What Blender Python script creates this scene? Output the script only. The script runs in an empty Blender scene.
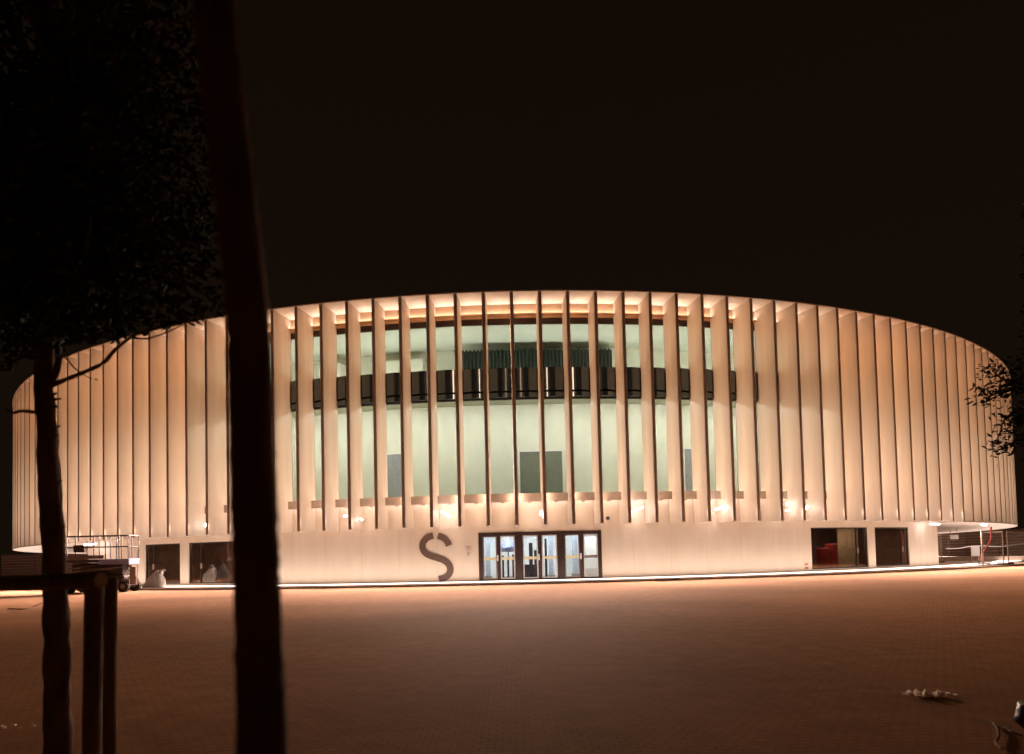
import bpy, bmesh, math, random
from mathutils import Vector, Matrix
random.seed(7)
S = bpy.context.scene
C = S.collection
sin, cos, pi = math.sin, math.cos, math.pi

# ------------------------------------------------------------------ camera
F_PX, CAM = 638.14, Vector((0, -80.76, 1.28))
YAW, PITCH, ROLL, SHIFT = -0.0029, 0.0346, -0.0237, 157.04
cy, sy, cp, sp, cr, sr = cos(YAW), sin(YAW), cos(PITCH), sin(PITCH), cos(ROLL), sin(ROLL)
r0 = Vector((cy, -sy, 0)); fw = Vector((cp*sy, cp*cy, sp)); u0 = Vector((-sp*sy, -sp*cy, cp))
rt = cr*r0 + sr*u0; up = -sr*r0 + cr*u0
cd = bpy.data.cameras.new('camera'); cam = bpy.data.objects.new('camera', cd); C.objects.link(cam)
M = Matrix((rt, up, -fw)).transposed().to_4x4(); M.translation = CAM
cam.matrix_world = M
cd.sensor_width = 36; cd.lens = F_PX*36/1024; cd.shift_y = SHIFT/1024
cd.clip_start = 0.05; cd.clip_end = 3000
cd.dof.use_dof = True; cd.dof.focus_distance = 20; cd.dof.aperture_fstop = cd.lens/11
S.camera = cam

def ray(px, py):                       # direction from the camera through a point of the view, forward component 1
    return fw + rt*((px-512)/F_PX) - up*((py-377-SHIFT)/F_PX)
def at_depth(px, py, d): return CAM + ray(px, py)*d
def on_ground(px, py, z=0.0):
    v = ray(px, py); return CAM + v*((z-CAM.z)/v.z)
def on_drum(px, py, r):                # angle round the building and height, on a cylinder of radius r
    v = ray(px, py); a = v.x**2+v.y**2; b = 2*(CAM.x*v.x+CAM.y*v.y); c = CAM.x**2+CAM.y**2-r*r
    t = (-b-math.sqrt(b*b-4*a*c))/(2*a); p = CAM+v*t
    return math.atan2(p.x, -p.y), p.z

# ------------------------------------------------------------------ render and world
S.view_settings.view_transform = 'Standard'; S.view_settings.look = 'None'
S.view_settings.exposure = 0; S.view_settings.gamma = 1
S.render.engine = 'CYCLES'
S.cycles.use_denoising = True; S.cycles.max_bounces = 7; S.cycles.diffuse_bounces = 4; S.cycles.glossy_bounces = 3
S.cycles.transparent_max_bounces = 12; S.cycles.sample_clamp_indirect = 4; S.cycles.caustics_reflective = False; S.cycles.caustics_refractive = False
w = bpy.data.worlds.new('World'); S.world = w; w.use_nodes = True
wn = w.node_tree; bg = wn.nodes['Background']
tcw = wn.nodes.new('ShaderNodeTexCoord'); sxw = wn.nodes.new('ShaderNodeSeparateXYZ'); rw = wn.nodes.new('ShaderNodeValToRGB')
wn.links.new(tcw.outputs['Generated'], sxw.inputs[0]); wn.links.new(sxw.outputs[2], rw.inputs[0]); wn.links.new(rw.outputs[0], bg.inputs[0])
rw.color_ramp.elements[0].color = (1.0, .60, .34, 1); rw.color_ramp.elements[1].color = (.72, .36, .16, 1); rw.color_ramp.elements[1].position = .9
rw.color_ramp.elements.new(.3).color = (1.0, .54, .27, 1)
bg.inputs[1].default_value = 0.0072

# ------------------------------------------------------------------ materials
def new_mat(name):
    m = bpy.data.materials.new(name); m.use_nodes = True
    return m, m.node_tree, m.node_tree.nodes['Principled BSDF']
def mat(name, col, rough=0.7, metal=0.0, scale=6.0, var=0.18, bump=0.15, objvar=0.0, stretch=(1,1,1), detail=6, spec=0.5, bdist=0.02):
    m, nt, b = new_mat(name)
    b.inputs['Roughness'].default_value = rough; b.inputs['Metallic'].default_value = metal
    b.inputs['Specular IOR Level'].default_value = spec
    tc = nt.nodes.new('ShaderNodeTexCoord'); mp = nt.nodes.new('ShaderNodeMapping'); mp.inputs['Scale'].default_value = stretch
    nt.links.new(tc.outputs['Object'], mp.inputs[0])
    n = nt.nodes.new('ShaderNodeTexNoise'); n.inputs['Scale'].default_value = scale; n.inputs['Detail'].default_value = detail
    nt.links.new(mp.outputs[0], n.inputs['Vector'])
    r = nt.nodes.new('ShaderNodeValToRGB')
    c = Vector(col); lo = c*(1-var); hi = c*(1+var)
    r.color_ramp.elements[0].position = .3; r.color_ramp.elements[1].position = .7
    r.color_ramp.elements[0].color = (*lo, 1); r.color_ramp.elements[1].color = (*[min(x, 1) for x in hi], 1)
    nt.links.new(n.outputs[0], r.inputs[0]); out = r.outputs[0]
    if objvar:
        oi = nt.nodes.new('ShaderNodeObjectInfo'); hs = nt.nodes.new('ShaderNodeHueSaturation')
        mr = nt.nodes.new('ShaderNodeMapRange'); mr.inputs[3].default_value = 1-objvar; mr.inputs[4].default_value = 1+objvar
        nt.links.new(oi.outputs['Random'], mr.inputs[0]); nt.links.new(mr.outputs[0], hs.inputs['Value'])
        nt.links.new(out, hs.inputs['Color']); out = hs.outputs[0]
    nt.links.new(out, b.inputs['Base Color'])
    if bump:
        bp = nt.nodes.new('ShaderNodeBump'); bp.inputs['Strength'].default_value = bump; bp.inputs['Distance'].default_value = bdist
        nt.links.new(n.outputs[0], bp.inputs['Height']); nt.links.new(bp.outputs[0], b.inputs['Normal'])
    return m
def emit(name, col, s):
    m, nt, b = new_mat(name); nt.nodes.remove(b)
    e = nt.nodes.new('ShaderNodeEmission'); e.inputs[0].default_value = (*col, 1); e.inputs[1].default_value = s
    nt.links.new(e.outputs[0], nt.nodes['Material Output'].inputs[0]); return m
def glass_mat(name, tint, refl=0.5):
    m, nt, b = new_mat(name); nt.nodes.remove(b)
    t = nt.nodes.new('ShaderNodeBsdfTransparent'); t.inputs[0].default_value = (*tint, 1)
    g = nt.nodes.new('ShaderNodeBsdfGlossy'); g.inputs['Roughness'].default_value = 0.02
    f = nt.nodes.new('ShaderNodeFresnel'); f.inputs[0].default_value = 1.45
    k = nt.nodes.new('ShaderNodeMath'); k.operation = 'MULTIPLY'; k.inputs[1].default_value = refl
    x = nt.nodes.new('ShaderNodeMixShader')
    nt.links.new(f.outputs[0], k.inputs[0]); nt.links.new(k.outputs[0], x.inputs[0]); nt.links.new(t.outputs[0], x.inputs[1]); nt.links.new(g.outputs[0], x.inputs[2])
    nt.links.new(x.outputs[0], nt.nodes['Material Output'].inputs[0]); return m

m_fin = mat('painted_fin', (.55, .48, .41), .5, scale=2.2, var=.11, bump=.05, objvar=.11, stretch=(1, 1, .08), detail=5)
m_wall = mat('pale_render_wall', (.80, .69, .57), .6, scale=2.2, var=.05, bump=.10, detail=8, stretch=(1, 1, .22))
m_soffit = mat('soffit_panel', (.80, .72, .65), .6, scale=2, var=.05, bump=.05)
m_fascia = mat('fascia_panel', (.50, .34, .22), .6, scale=2, var=.08, bump=.05)
m_roof = mat('roof_membrane', (.05, .045, .04), .9, scale=3)
m_ledge = mat('ledge_stone', (.55, .45, .38), .6, scale=3, var=.1)
m_dark = mat('dark_frame_metal', (.035, .022, .018), .4, .3, scale=8, var=.2, bump=.03)
m_bronze = mat('bronze_frame_metal', (.05, .032, .03), .45, .3, scale=8, var=.2, bump=.03)
m_span = mat('polished_dark_panel', (.10, .135, .16), .15, .9, scale=2, var=.1, bump=.02)
m_glass = glass_mat('window_glass', (.93, .97, .92), .35)
m_glass2 = glass_mat('shop_glass', (.85, .80, .76), .7)
m_inner = mat('lobby_plaster', (.69, .70, .60), .8, scale=1.2, var=.04, bump=.02)
m_ceil = mat('lobby_ceiling', (.56, .58, .50), .8, scale=1.2, var=.05, bump=.02)
m_curt = mat('dark_green_curtain', (.02, .028, .02), .9, scale=6, var=.3)
m_idoor = mat('grey_green_door', (.15, .16, .125), .6, scale=3, var=.08)
m_shop = mat('bare_block_wall', (.30, .20, .15), .9, scale=2.5, var=.3, bump=.3)
m_white = mat('white_lacquer', (.75, .72, .70), .5, scale=5, var=.06)
m_brown = mat('brown_lettering', (.13, .085, .07), .6, scale=9, var=.08)
m_red = mat('red_plastic', (.30, .02, .02), .5, scale=5, var=.2)
m_yel = mat('pale_push_bar', (.75, .68, .42), .4, scale=5, var=.1)
m_bag = mat('white_woven_sack', (.72, .66, .62), .8, scale=18, var=.12, bump=.5)
m_lav = mat('grey_blue_cover', (.40, .40, .46), .7, scale=6, var=.15, bump=.4)
m_bluegrey = mat('blue_grey_paint', (.23, .25, .42), .5, scale=6, var=.15)
m_steel = mat('dull_steel', (.30, .24, .22), .45, .6, scale=10, var=.25)
m_mach = mat('machine_dark_paint', (.07, .05, .055), .55, .2, scale=8, var=.35)
m_rub = mat('black_rubber', (.03, .027, .025), .85, scale=12, var=.3)
m_conc = mat('concrete_block', (.10, .08, .07), .9, scale=12, var=.3, bump=.4)
m_fence = mat('galvanised_tube', (.52, .42, .36), .45, .4, scale=10, var=.2)
m_hoard = mat('brown_hoarding', (.42, .22, .17), .8, scale=2, var=.3, bump=.2, stretch=(.3, .3, 4))
m_pink = mat('pink_red_tape', (.70, .16, .14), .6, scale=6, var=.2)
m_bark = mat('dark_bark', (.22, .13, .075), .95, scale=16, var=.5, bump=1.0, stretch=(1, 1, .25), bdist=.03)
m_stake = mat('weathered_stake_wood', (.26, .16, .09), .85, scale=14, var=.35, bump=.6, stretch=(1, 1, .12))
m_cut = mat('fresh_cut_wood', (.85, .60, .40), .8, scale=22, var=.25)
m_litter = mat('crumpled_pale_paper', (.92, .85, .78), .9, scale=10, var=.1, bump=.4)
def paper():
    m, nt, b = new_mat('thin_crumpled_paper'); b.inputs['Base Color'].default_value = (.85, .74, .64, 1); b.inputs['Roughness'].default_value = .9
    t = nt.nodes.new('ShaderNodeBsdfTranslucent'); t.inputs[0].default_value = (.9, .78, .66, 1); x = nt.nodes.new('ShaderNodeMixShader'); x.inputs[0].default_value = .8
    nt.links.new(b.outputs[0], x.inputs[1]); nt.links.new(t.outputs[0], x.inputs[2]); nt.links.new(x.outputs[0], nt.nodes['Material Output'].inputs[0]); return m
m_paper = paper()
m_black = mat('black_plastic_sheet', (.02, .018, .02), .35, scale=9, var=.3, bump=.6)
m_gate = mat('cast_iron', (.03, .022, .02), .6, .4, scale=20, var=.3)
m_apron = mat('concrete_apron', (.55, .44, .37), .8, scale=2.0, var=.12, bump=.15)
m_cool = emit('cool_lamp', (.74, .83, 1.0), 24)
m_tube = emit('tube_lamp', (1, .83, .80), 30)

def leaf_mat(name, a, b_):
    m, nt, b = new_mat(name); b.inputs['Roughness'].default_value = .7; b.inputs['Specular IOR Level'].default_value = .15
    oi = nt.nodes.new('ShaderNodeNewGeometry'); r = nt.nodes.new('ShaderNodeValToRGB')
    r.color_ramp.elements[0].color = (*a, 1); r.color_ramp.elements[1].color = (*b_, 1)
    nt.links.new(oi.outputs['Random Per Island'], r.inputs[0]); nt.links.new(r.outputs[0], b.inputs['Base Color']); return m
m_leaf = leaf_mat('dark_leaves', (.03, .042, .014), (.08, .085, .033))
m_leaf2 = leaf_mat('dry_dark_leaves', (.03, .03, .012), (.07, .06, .025))

def ground_mat():
    m, nt, b = new_mat('sandy_paving'); N = nt.nodes; Lk = nt.links
    b.inputs['Roughness'].default_value = .9; b.inputs['Specular IOR Level'].default_value = .02
    tc = N.new('ShaderNodeTexCoord')
    n1 = N.new('ShaderNodeTexNoise'); n1.inputs['Scale'].default_value = .11; n1.inputs['Detail'].default_value = 5
    n2 = N.new('ShaderNodeTexNoise'); n2.inputs['Scale'].default_value = 3.5; n2.inputs['Detail'].default_value = 8
    br = N.new('ShaderNodeTexBrick'); br.inputs['Scale'].default_value = 1.0
    br.inputs['Brick Width'].default_value = .10; br.inputs['Row Height'].default_value = .075; br.inputs['Mortar Size'].default_value = .007
    br.inputs['Mortar Smooth'].default_value = .4
    br.inputs['Color1'].default_value = (.52, .245, .12, 1); br.inputs['Color2'].default_value = (.47, .22, .105, 1); br.inputs['Mortar'].default_value = (.37, .17, .08, 1)
    wob = N.new('ShaderNodeTexNoise'); wob.inputs['Scale'].default_value = 5
    va = N.new('ShaderNodeVectorMath'); va.operation = 'MULTIPLY_ADD'; va.inputs[1].default_value = (.03, .03, 0)
    Lk.new(tc.outputs['Object'], wob.inputs['Vector']); Lk.new(wob.outputs['Color'], va.inputs[0]); Lk.new(tc.outputs['Object'], va.inputs[2])
    Lk.new(va.outputs[0], br.inputs['Vector'])
    for n in (n1, n2): Lk.new(tc.outputs['Object'], n.inputs['Vector'])
    r1 = N.new('ShaderNodeMapRange'); r1.inputs[1].default_value = .3; r1.inputs[2].default_value = .7; r1.inputs[3].default_value = .62; r1.inputs[4].default_value = 1.25
    Lk.new(n1.outputs[0], r1.inputs[0])
    r2 = N.new('ShaderNodeMapRange'); r2.inputs[1].default_value = .3; r2.inputs[2].default_value = .7; r2.inputs[3].default_value = .88; r2.inputs[4].default_value = 1.12
    Lk.new(n2.outputs[0], r2.inputs[0])
    mu = N.new('ShaderNodeMath'); mu.operation = 'MULTIPLY'; Lk.new(r1.outputs[0], mu.inputs[0]); Lk.new(r2.outputs[0], mu.inputs[1])
    vm = N.new('ShaderNodeVectorMath'); vm.operation = 'SCALE'; Lk.new(br.outputs['Color'], vm.inputs[0]); Lk.new(mu.outputs[0], vm.inputs['Scale'])
    # glow of the lit forecourt near the hall, painted into the base colour
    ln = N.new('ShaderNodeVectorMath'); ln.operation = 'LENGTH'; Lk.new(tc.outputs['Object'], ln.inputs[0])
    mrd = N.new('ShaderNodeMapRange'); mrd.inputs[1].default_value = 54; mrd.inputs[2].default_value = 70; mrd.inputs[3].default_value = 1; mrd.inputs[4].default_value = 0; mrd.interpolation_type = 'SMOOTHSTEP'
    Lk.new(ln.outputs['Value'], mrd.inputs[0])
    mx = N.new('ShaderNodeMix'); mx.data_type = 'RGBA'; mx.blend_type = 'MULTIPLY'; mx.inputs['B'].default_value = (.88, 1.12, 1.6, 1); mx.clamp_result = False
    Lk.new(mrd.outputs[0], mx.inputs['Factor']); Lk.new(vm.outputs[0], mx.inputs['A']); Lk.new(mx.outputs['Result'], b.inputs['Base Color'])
    ad = N.new('ShaderNodeMath'); ad.operation = 'MULTIPLY_ADD'; ad.inputs[1].default_value = -.8
    Lk.new(br.outputs['Fac'], ad.inputs[0]); n3 = N.new('ShaderNodeTexNoise'); n3.inputs['Scale'].default_value = 28; Lk.new(tc.outputs['Object'], n3.inputs['Vector']); Lk.new(n3.outputs[0], ad.inputs[2])
    bp = N.new('ShaderNodeBump'); bp.inputs['Strength'].default_value = .35; bp.inputs['Distance'].default_value = .004
    Lk.new(ad.outputs[0], bp.inputs['Height']); Lk.new(bp.outputs[0], b.inputs['Normal'])
    return m
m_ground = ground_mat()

# ------------------------------------------------------------------ mesh helpers
def link(name, bm, m, parent=None, smooth=False, bevel=0):
    me = bpy.data.meshes.new(name); bm.normal_update(); bm.to_mesh(me); bm.free()
    if m: me.materials.append(m)
    o = bpy.data.objects.new(name, me); C.objects.link(o)
    if parent: o.parent = parent
    if smooth:
        for p in me.polygons: p.use_smooth = True
    if bevel:
        md = o.modifiers.new('b', 'BEVEL'); md.width = bevel; md.segments = 2; md.limit_method = 'ANGLE'
    return o
def tag(o, label, cat, group=None, kind=None):
    if label: o['label'] = label
    if cat: o['category'] = cat
    if group: o['group'] = group
    if kind: o['kind'] = kind
    return o
def empty(name, loc=(0,0,0), rz=0):
    o = bpy.data.objects.new(name, None); C.objects.link(o); o.location = loc; o.rotation_euler = (0,0,rz); o.empty_display_size = .2
    return o
def box(bm, x0, x1, y0, y1, z0, z1, mtx=None):
    vs = [bm.verts.new(Vector(p) if mtx is None else mtx @ Vector(p)) for p in
          ((x0,y0,z0),(x1,y0,z0),(x1,y1,z0),(x0,y1,z0),(x0,y0,z1),(x1,y0,z1),(x1,y1,z1),(x0,y1,z1))]
    for f in ((0,3,2,1),(4,5,6,7),(0,1,5,4),(1,2,6,5),(2,3,7,6),(3,0,4,7)): bm.faces.new([vs[i] for i in f])
def tube(bm, pts, rad, n=8, jitter=0.0, caps=True):
    pts = [Vector(p) for p in pts]
    if not isinstance(rad, (list, tuple)): rad = [rad]*len(pts)
    rings = []
    for i, p in enumerate(pts):
        d = (pts[min(i+1, len(pts)-1)]-pts[max(i-1, 0)]).normalized()
        a = d.cross(Vector((0.3, 1, 0.1)) if abs(d.z) > .5 else Vector((0, 0, 1))).normalized(); b = d.cross(a)
        rings.append([bm.verts.new(p + (a*cos(2*pi*k/n)+b*sin(2*pi*k/n))*rad[i]*(1+random.uniform(-jitter, jitter))) for k in range(n)])
    for r1, r2 in zip(rings, rings[1:]):
        for k in range(n): bm.faces.new((r1[k], r1[(k+1)%n], r2[(k+1)%n], r2[k]))
    if caps: bm.faces.new(rings[0][::-1]); bm.faces.new(rings[-1])
def pol(r, t, z): return Vector((r*sin(t), -r*cos(t), z))
def arc(bm, rin, rout, t0, t1, z0, z1, step=.0138):
    """closed curved block between two radii, angles and heights"""
    n = max(1, round((t1-t0)/step)); prev = None
    for k in range(n+1):
        t = t0+(t1-t0)*k/n
        q = [bm.verts.new(pol(r, t, z)) for r, z in ((rout, z0), (rout, z1), (rin, z1), (rin, z0))]
        if prev:
            for i in range(4): bm.faces.new((prev[i], q[i], q[(i+1)%4], prev[(i+1)%4]))
        else: bm.faces.new(q)
        prev = q
    bm.faces.new(prev[::-1])
def spline(P, n=10):
    out = []
    for i in range(len(P)-1):
        p0, p1, p2, p3 = P[max(i-1,0)], P[i], P[i+1], P[min(i+2, len(P)-1)]
        for k in range(n):
            t = k/n
            out.append(tuple(.5*(2*b+(c-a)*t+(2*a-5*b+4*c-d)*t*t+(3*b-a-3*c+d)*t**3) for a, b, c, d in zip(p0, p1, p2, p3)))
    out.append(tuple(P[-1])); return out

# ------------------------------------------------------------------ ground
bm = bmesh.new(); vs = [bm.verts.new(p) for p in ((-900,-300,0),(900,-300,0),(900,1500,0),(-900,1500,0))]; bm.faces.new(vs)
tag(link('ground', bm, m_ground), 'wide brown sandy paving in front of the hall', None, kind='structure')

# ------------------------------------------------------------------ the round hall
R, RW, ZT, ZB = 50.0, 48.44, 14.19, 2.77
TH0, DT = .0032, .0276
GW = 13                                    # glazed bays each side of the middle
TG0, TG1 = TH0-GW*DT, TH0+GW*DT
A = on_drum(938, 545, RW)[0]; AL = on_drum(88, 560, RW)[0]       # ends of the ground floor front
hall = empty('arena_building')
tag(hall, 'round lit event hall ringed with tall sand coloured vertical fins', 'building')

# fins: one mesh, copied round the ring
bm = bmesh.new(); box(bm, -.085, .085, -R, -(RW+.012), ZB, ZT-.004)
fin0 = link('fin', bm, m_fin, hall, bevel=.02)
for i in range(-45, 46):
    o = fin0 if i == -45 else fin0.copy()
    if i != -45: C.objects.link(o)
    o.parent = hall; o.rotation_euler = (0, 0, TH0+i*DT)

bm = bmesh.new(); arc(bm, 47.9, R+.03, -pi, pi-.0001, ZT, ZT+.05); link('soffit', bm, m_soffit, hall)
bm = bmesh.new(); arc(bm, 46.9, 47.2, -pi, pi-.0001, ZT+.204, ZT+.36)
arc(bm, 46.89, R+.05, -pi, pi-.0001, ZT+.052, ZT+.07)
arc(bm, 0.05, 46.88, -pi, pi-.0001, ZT+.11, ZT+.2, .0552); link('roof', bm, m_roof, hall)
bm = bmesh.new(); arc(bm, 48.2, RW+.02, TG0, TG1, 13.46, ZT-.004)
link('fascia', bm, m_fascia, hall)

# upper drum (solid) and ground floor front with its openings
wall = bmesh.new()
arc(wall, 48.2, RW, TG1, 2*pi+TG0, ZB+.0, ZT-.004)
arc(wall, 48.2, RW, TG0, TG1, ZB, 4.05)
def xr(px): return on_drum(px, 560, RW)[0]
D0, D1 = xr(478.8), xr(602)
OPEN = [(xr(145), xr(180), .16, 2.46), (xr(188.5), xr(247), .16, 2.46), (D0, D1, .06, 2.50), (xr(812), xr(869), .16, 2.46), (xr(876), xr(910), .16, 2.46)]
t = AL
for a, b_, z0, z1 in OPEN:
    arc(wall, 48.2, RW, t, a, 0, ZB-.002); arc(wall, 48.2, RW, a, b_, z1, ZB-.002); arc(wall, 48.2, RW, a, b_, 0, z0)
    t = b_
arc(wall, 48.2, RW, t, A, 0, ZB-.002)
arc(wall, 42.3, 48.19, A-.006, A, 0, ZB-.002); arc(wall, 42.3, 48.19, AL, AL+.006, 0, ZB-.002)
arc(wall, 42.0, 42.28, A, 2*pi+AL, 0, ZB-.002)
link('wall', wall, m_wall, hall)
bm = bmesh.new(); arc(bm, 42.0, RW-.003, A+.0005, 2*pi+AL-.0005, ZB-.06, ZB-.004); arc(bm, RW-.002, R-.02, A+.0005, 2*pi+AL-.0005, ZB-.06, ZB-.02)
link('underside_panel', bm, m_soffit, hall)
bm = bmesh.new(); arc(bm, RW+.002, RW+.42, -1.45, 1.45, 4.06, 4.36); link('ledge', bm, m_ledge, hall)
# plinth joint at the foot of the wall
m_joint = mat('joint_sealant', (.62, .51, .42), .7, scale=3, var=.1)
b = bmesh.new(); arc(b, RW-.01, RW+.0015, 0, .0003, .06, ZB-.01); j0 = link('wall_joint', b, m_joint, hall); k = AL+.02; used = False
while k < A:
    if not any(a-.004 < k < b_+.004 for a, b_, _, _ in OPEN):
        jn = j0.copy() if used else j0
        if used: C.objects.link(jn); jn.parent = hall
        jn.rotation_euler.z = k; used = True
    k += DT*1.5

# light strips (cove and sill lamps, then added glow at ground and fins)
E_TOP = emit('warm_strip_top', (1, .80, .66), 24)
E_UP = emit('warm_strip_sill', (1, .70, .50), 8)
E_DN = emit('warm_strip_down', (1, .80, .70), 3.5)
E_GR = emit('ground_glow', (1, .76, .63), 4.2)
def flat_ring(bm, ra, rb, t0, t1, z, step=.0276):
    n = round((t1-t0)/step); prev = None
    for k in range(n+1):
        t = t0+(t1-t0)*k/n; q = (bm.verts.new(pol(ra, t, z)), bm.verts.new(pol(rb, t, z)))
        if prev: bm.faces.new((prev[0], prev[1], q[1], q[0]))
        prev = q
bm = bmesh.new(); arc(bm, RW+.021, RW+.20, -1.45, 1.45, 13.60, 13.63); arc(bm, RW+.18, RW+.20, -1.45, 1.45, 13.632, 13.66); link('cove', bm, m_fascia, hall)
bm = bmesh.new(); flat_ring(bm, RW+.06, RW+.16, -1.45, 1.45, 13.64); link('light_strip', bm, E_TOP, hall)
bm = bmesh.new(); flat_ring(bm, RW+.10, RW+.30, -1.45, 1.45, 4.366); link('light_strip', bm, E_UP, hall)
bm = bmesh.new(); flat_ring(bm, RW+.06, RW+.36, -1.45, 1.45, 4.054); link('light_strip', bm, E_DN, hall)
bm = bmesh.new(); flat_ring(bm, RW+.30, RW+1.75, -1.75, 1.75, .060); link('added_ground_glow', bm, E_GR, hall)  # glowing ring added over the paving to brighten wall and undercroft
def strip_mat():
    m, nt, b = new_mat('fin_added_light_strip'); nt.nodes.remove(b)
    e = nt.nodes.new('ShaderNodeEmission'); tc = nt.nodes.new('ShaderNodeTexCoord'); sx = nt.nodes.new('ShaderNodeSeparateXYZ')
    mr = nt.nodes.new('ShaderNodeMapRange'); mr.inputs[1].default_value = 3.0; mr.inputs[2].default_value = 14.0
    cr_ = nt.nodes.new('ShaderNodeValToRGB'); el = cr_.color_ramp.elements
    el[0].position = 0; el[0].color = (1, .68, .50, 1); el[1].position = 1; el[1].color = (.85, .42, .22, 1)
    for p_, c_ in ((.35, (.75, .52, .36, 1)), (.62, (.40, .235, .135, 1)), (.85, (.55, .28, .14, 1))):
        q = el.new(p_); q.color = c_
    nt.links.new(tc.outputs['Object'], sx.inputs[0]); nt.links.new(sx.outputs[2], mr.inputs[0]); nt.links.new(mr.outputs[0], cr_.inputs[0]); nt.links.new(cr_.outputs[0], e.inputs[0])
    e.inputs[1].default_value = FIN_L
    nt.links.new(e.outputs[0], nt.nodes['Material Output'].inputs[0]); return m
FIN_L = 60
m_strip = strip_mat(); strips = []  # unseen strips added on the fins' far sides to light them evenly
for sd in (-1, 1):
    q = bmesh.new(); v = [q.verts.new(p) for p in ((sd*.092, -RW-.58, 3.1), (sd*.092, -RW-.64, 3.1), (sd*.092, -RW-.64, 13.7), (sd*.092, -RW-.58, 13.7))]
    q.faces.new(v if sd > 0 else v[::-1]); me = bpy.data.meshes.new('fin_added_light_strip'); q.to_mesh(me); q.free(); me.materials.append(m_strip); strips.append(me)
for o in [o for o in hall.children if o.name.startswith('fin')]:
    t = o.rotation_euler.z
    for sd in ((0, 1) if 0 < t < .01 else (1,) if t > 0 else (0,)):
        k = bpy.data.objects.new('light_strip', strips[sd]); C.objects.link(k); k.parent = o  # added strip, hidden on the fin's far side
bm = bmesh.new(); arc(bm, RW+.425, RW+.45, -1.45, 1.45, 3.99, 4.41); link('ledge_face', bm, m_ledge, hall)

# glazed bays
hw = RW*math.tan(DT/2); YC = -RW*cos(DT/2)
def bay_window(z0, z1, trans):
    f = bmesh.new()
    box(f, -hw, hw, YC-.03, YC+.09, z0, z0+.07); box(f, -hw, hw, YC-.03, YC+.09, z1-.30 if trans else z1-.05, z1)
    box(f, -hw, -hw+.03, YC-.02, YC+.08, z0+.072, z1-.302 if trans else z1-.052); box(f, hw-.03, hw, YC-.02, YC+.08, z0+.072, z1-.302 if trans else z1-.052)
    fo = link('window', f, m_dark, hall)
    g = bmesh.new(); box(g, -hw+.031, hw-.031, YC+.02, YC+.035, z0+.073, z1-.303 if trans else z1-.053)
    return fo, link('pane', g, m_glass, fo)
protos = [bay_window(4.37, 9.31, False), bay_window(10.82, 13.455, True)]
sp_ = bmesh.new()
for z0, z1 in ((9.66, 10.815), (9.32, 9.56)):
    prev = None
    for k in range(15):
        x = -hw+.006+(2*hw-.012)*k/14; y = YC-.04-.30*(1-(x/hw)**2)
        q = [sp_.verts.new(p) for p in ((x, YC+.06, z0), (x, y, z0), (x, y, z1), (x, YC+.06, z1))]
        if prev:
            for m_ in range(4): sp_.faces.new((prev[m_], q[m_], q[(m_+1) % 4], prev[(m_+1) % 4]))
        else: sp_.faces.new(q[::-1])
        prev = q
    sp_.faces.new(prev)
bmesh.ops.recalc_face_normals(sp_, faces=sp_.faces)
span0 = link('spandrel_panel', sp_, m_span, hall)
bk = bmesh.new(); arc(bk, 48.2, RW-.12, TG0, TG1, 9.315, 10.81); link('slab_edge', bk, m_dark, hall)
first = True
for i in range(-GW, GW):
    t = TH0+(i+.5)*DT
    for fo, pa in protos:
        if first: fo.rotation_euler.z = t
        else:
            f2 = fo.copy(); p2 = pa.copy(); C.objects.link(f2); C.objects.link(p2); f2.parent = hall; p2.parent = f2; f2.rotation_euler.z = t
    s2 = span0 if first else span0.copy()
    if not first: C.objects.link(s2)
    s2.parent = hall; s2.rotation_euler.z = t
    first = False

# rooms behind the glass
RB = 44.3
bm = bmesh.new(); arc(bm, RB-.2, RB, TG0, TG1, 4.2, 9.99); arc(bm, RB+.002, 48.1, TG0-.004, TG0, 4.2, 9.98); arc(bm, RB+.002, 48.1, TG1, TG1+.004, 4.2, 9.98)
arc(bm, RB-.2, RB, TG0, TG1, 10.42, 13.35); arc(bm, RB+.002, 48.1, TG0-.004, TG0, 10.42, 13.25); arc(bm, RB+.002, 48.1, TG1, TG1+.004, 10.42, 13.25)
arc(bm, RB+.003, 45.2, TH0-6.3*DT, TH0-4.1*DT, 10.42, 12.6); arc(bm, RB+.003, 45.2, TH0+4.2*DT, TH0+4.7*DT, 10.42, 12.9); arc(bm, RB+.003, 45.6, TH0-9*DT, TH0-7.9*DT, 10.42, 12.6)
link('interior_wall', bm, m_inner, hall)
bm = bmesh.new(); arc(bm, RB-.2, 48.18, TG0, TG1, 4.0, 4.19); arc(bm, RB-.2, 48.18, TG0, TG1, 10.0, 10.4); link('floor_slab', bm, m_ceil, hall)
bm = bmesh.new(); arc(bm, RB-.2, 48.18, TG0, TG1, 13.26, 13.4); link('interior_ceiling', bm, m_ceil, hall)
def idoor(p0, p1, ptop, mt=m_idoor, z0=4.22, kids=2):
    a, zt = on_drum(p0, ptop, RB); b_, _ = on_drum(p1, ptop, RB); n = kids
    fr = bmesh.new(); arc(fr, RB+.003, RB+.06, a-.002, a, z0, zt+.08); arc(fr, RB+.003, RB+.06, b_, b_+.002, z0, zt+.08); arc(fr, RB+.003, RB+.06, a, b_, zt+.002, zt+.08)
    fo = link('inner_door', fr, m_white, hall)
    lf = bmesh.new()
    for k in range(n): arc(lf, RB+.003, RB+.035, a+(b_-a)*k/n+.0001, a+(b_-a)*(k+1)/n-.0003, z0, zt)
    link('door_leaf', lf, mt, fo)
idoor(519.5, 562, 452)
m_wgrey = mat('grey_blue_leaf', (.30, .31, .33), .5, scale=4, var=.1)
idoor(386, 402, 455, m_wgrey); idoor(684, 697, 449, m_wgrey)
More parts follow.
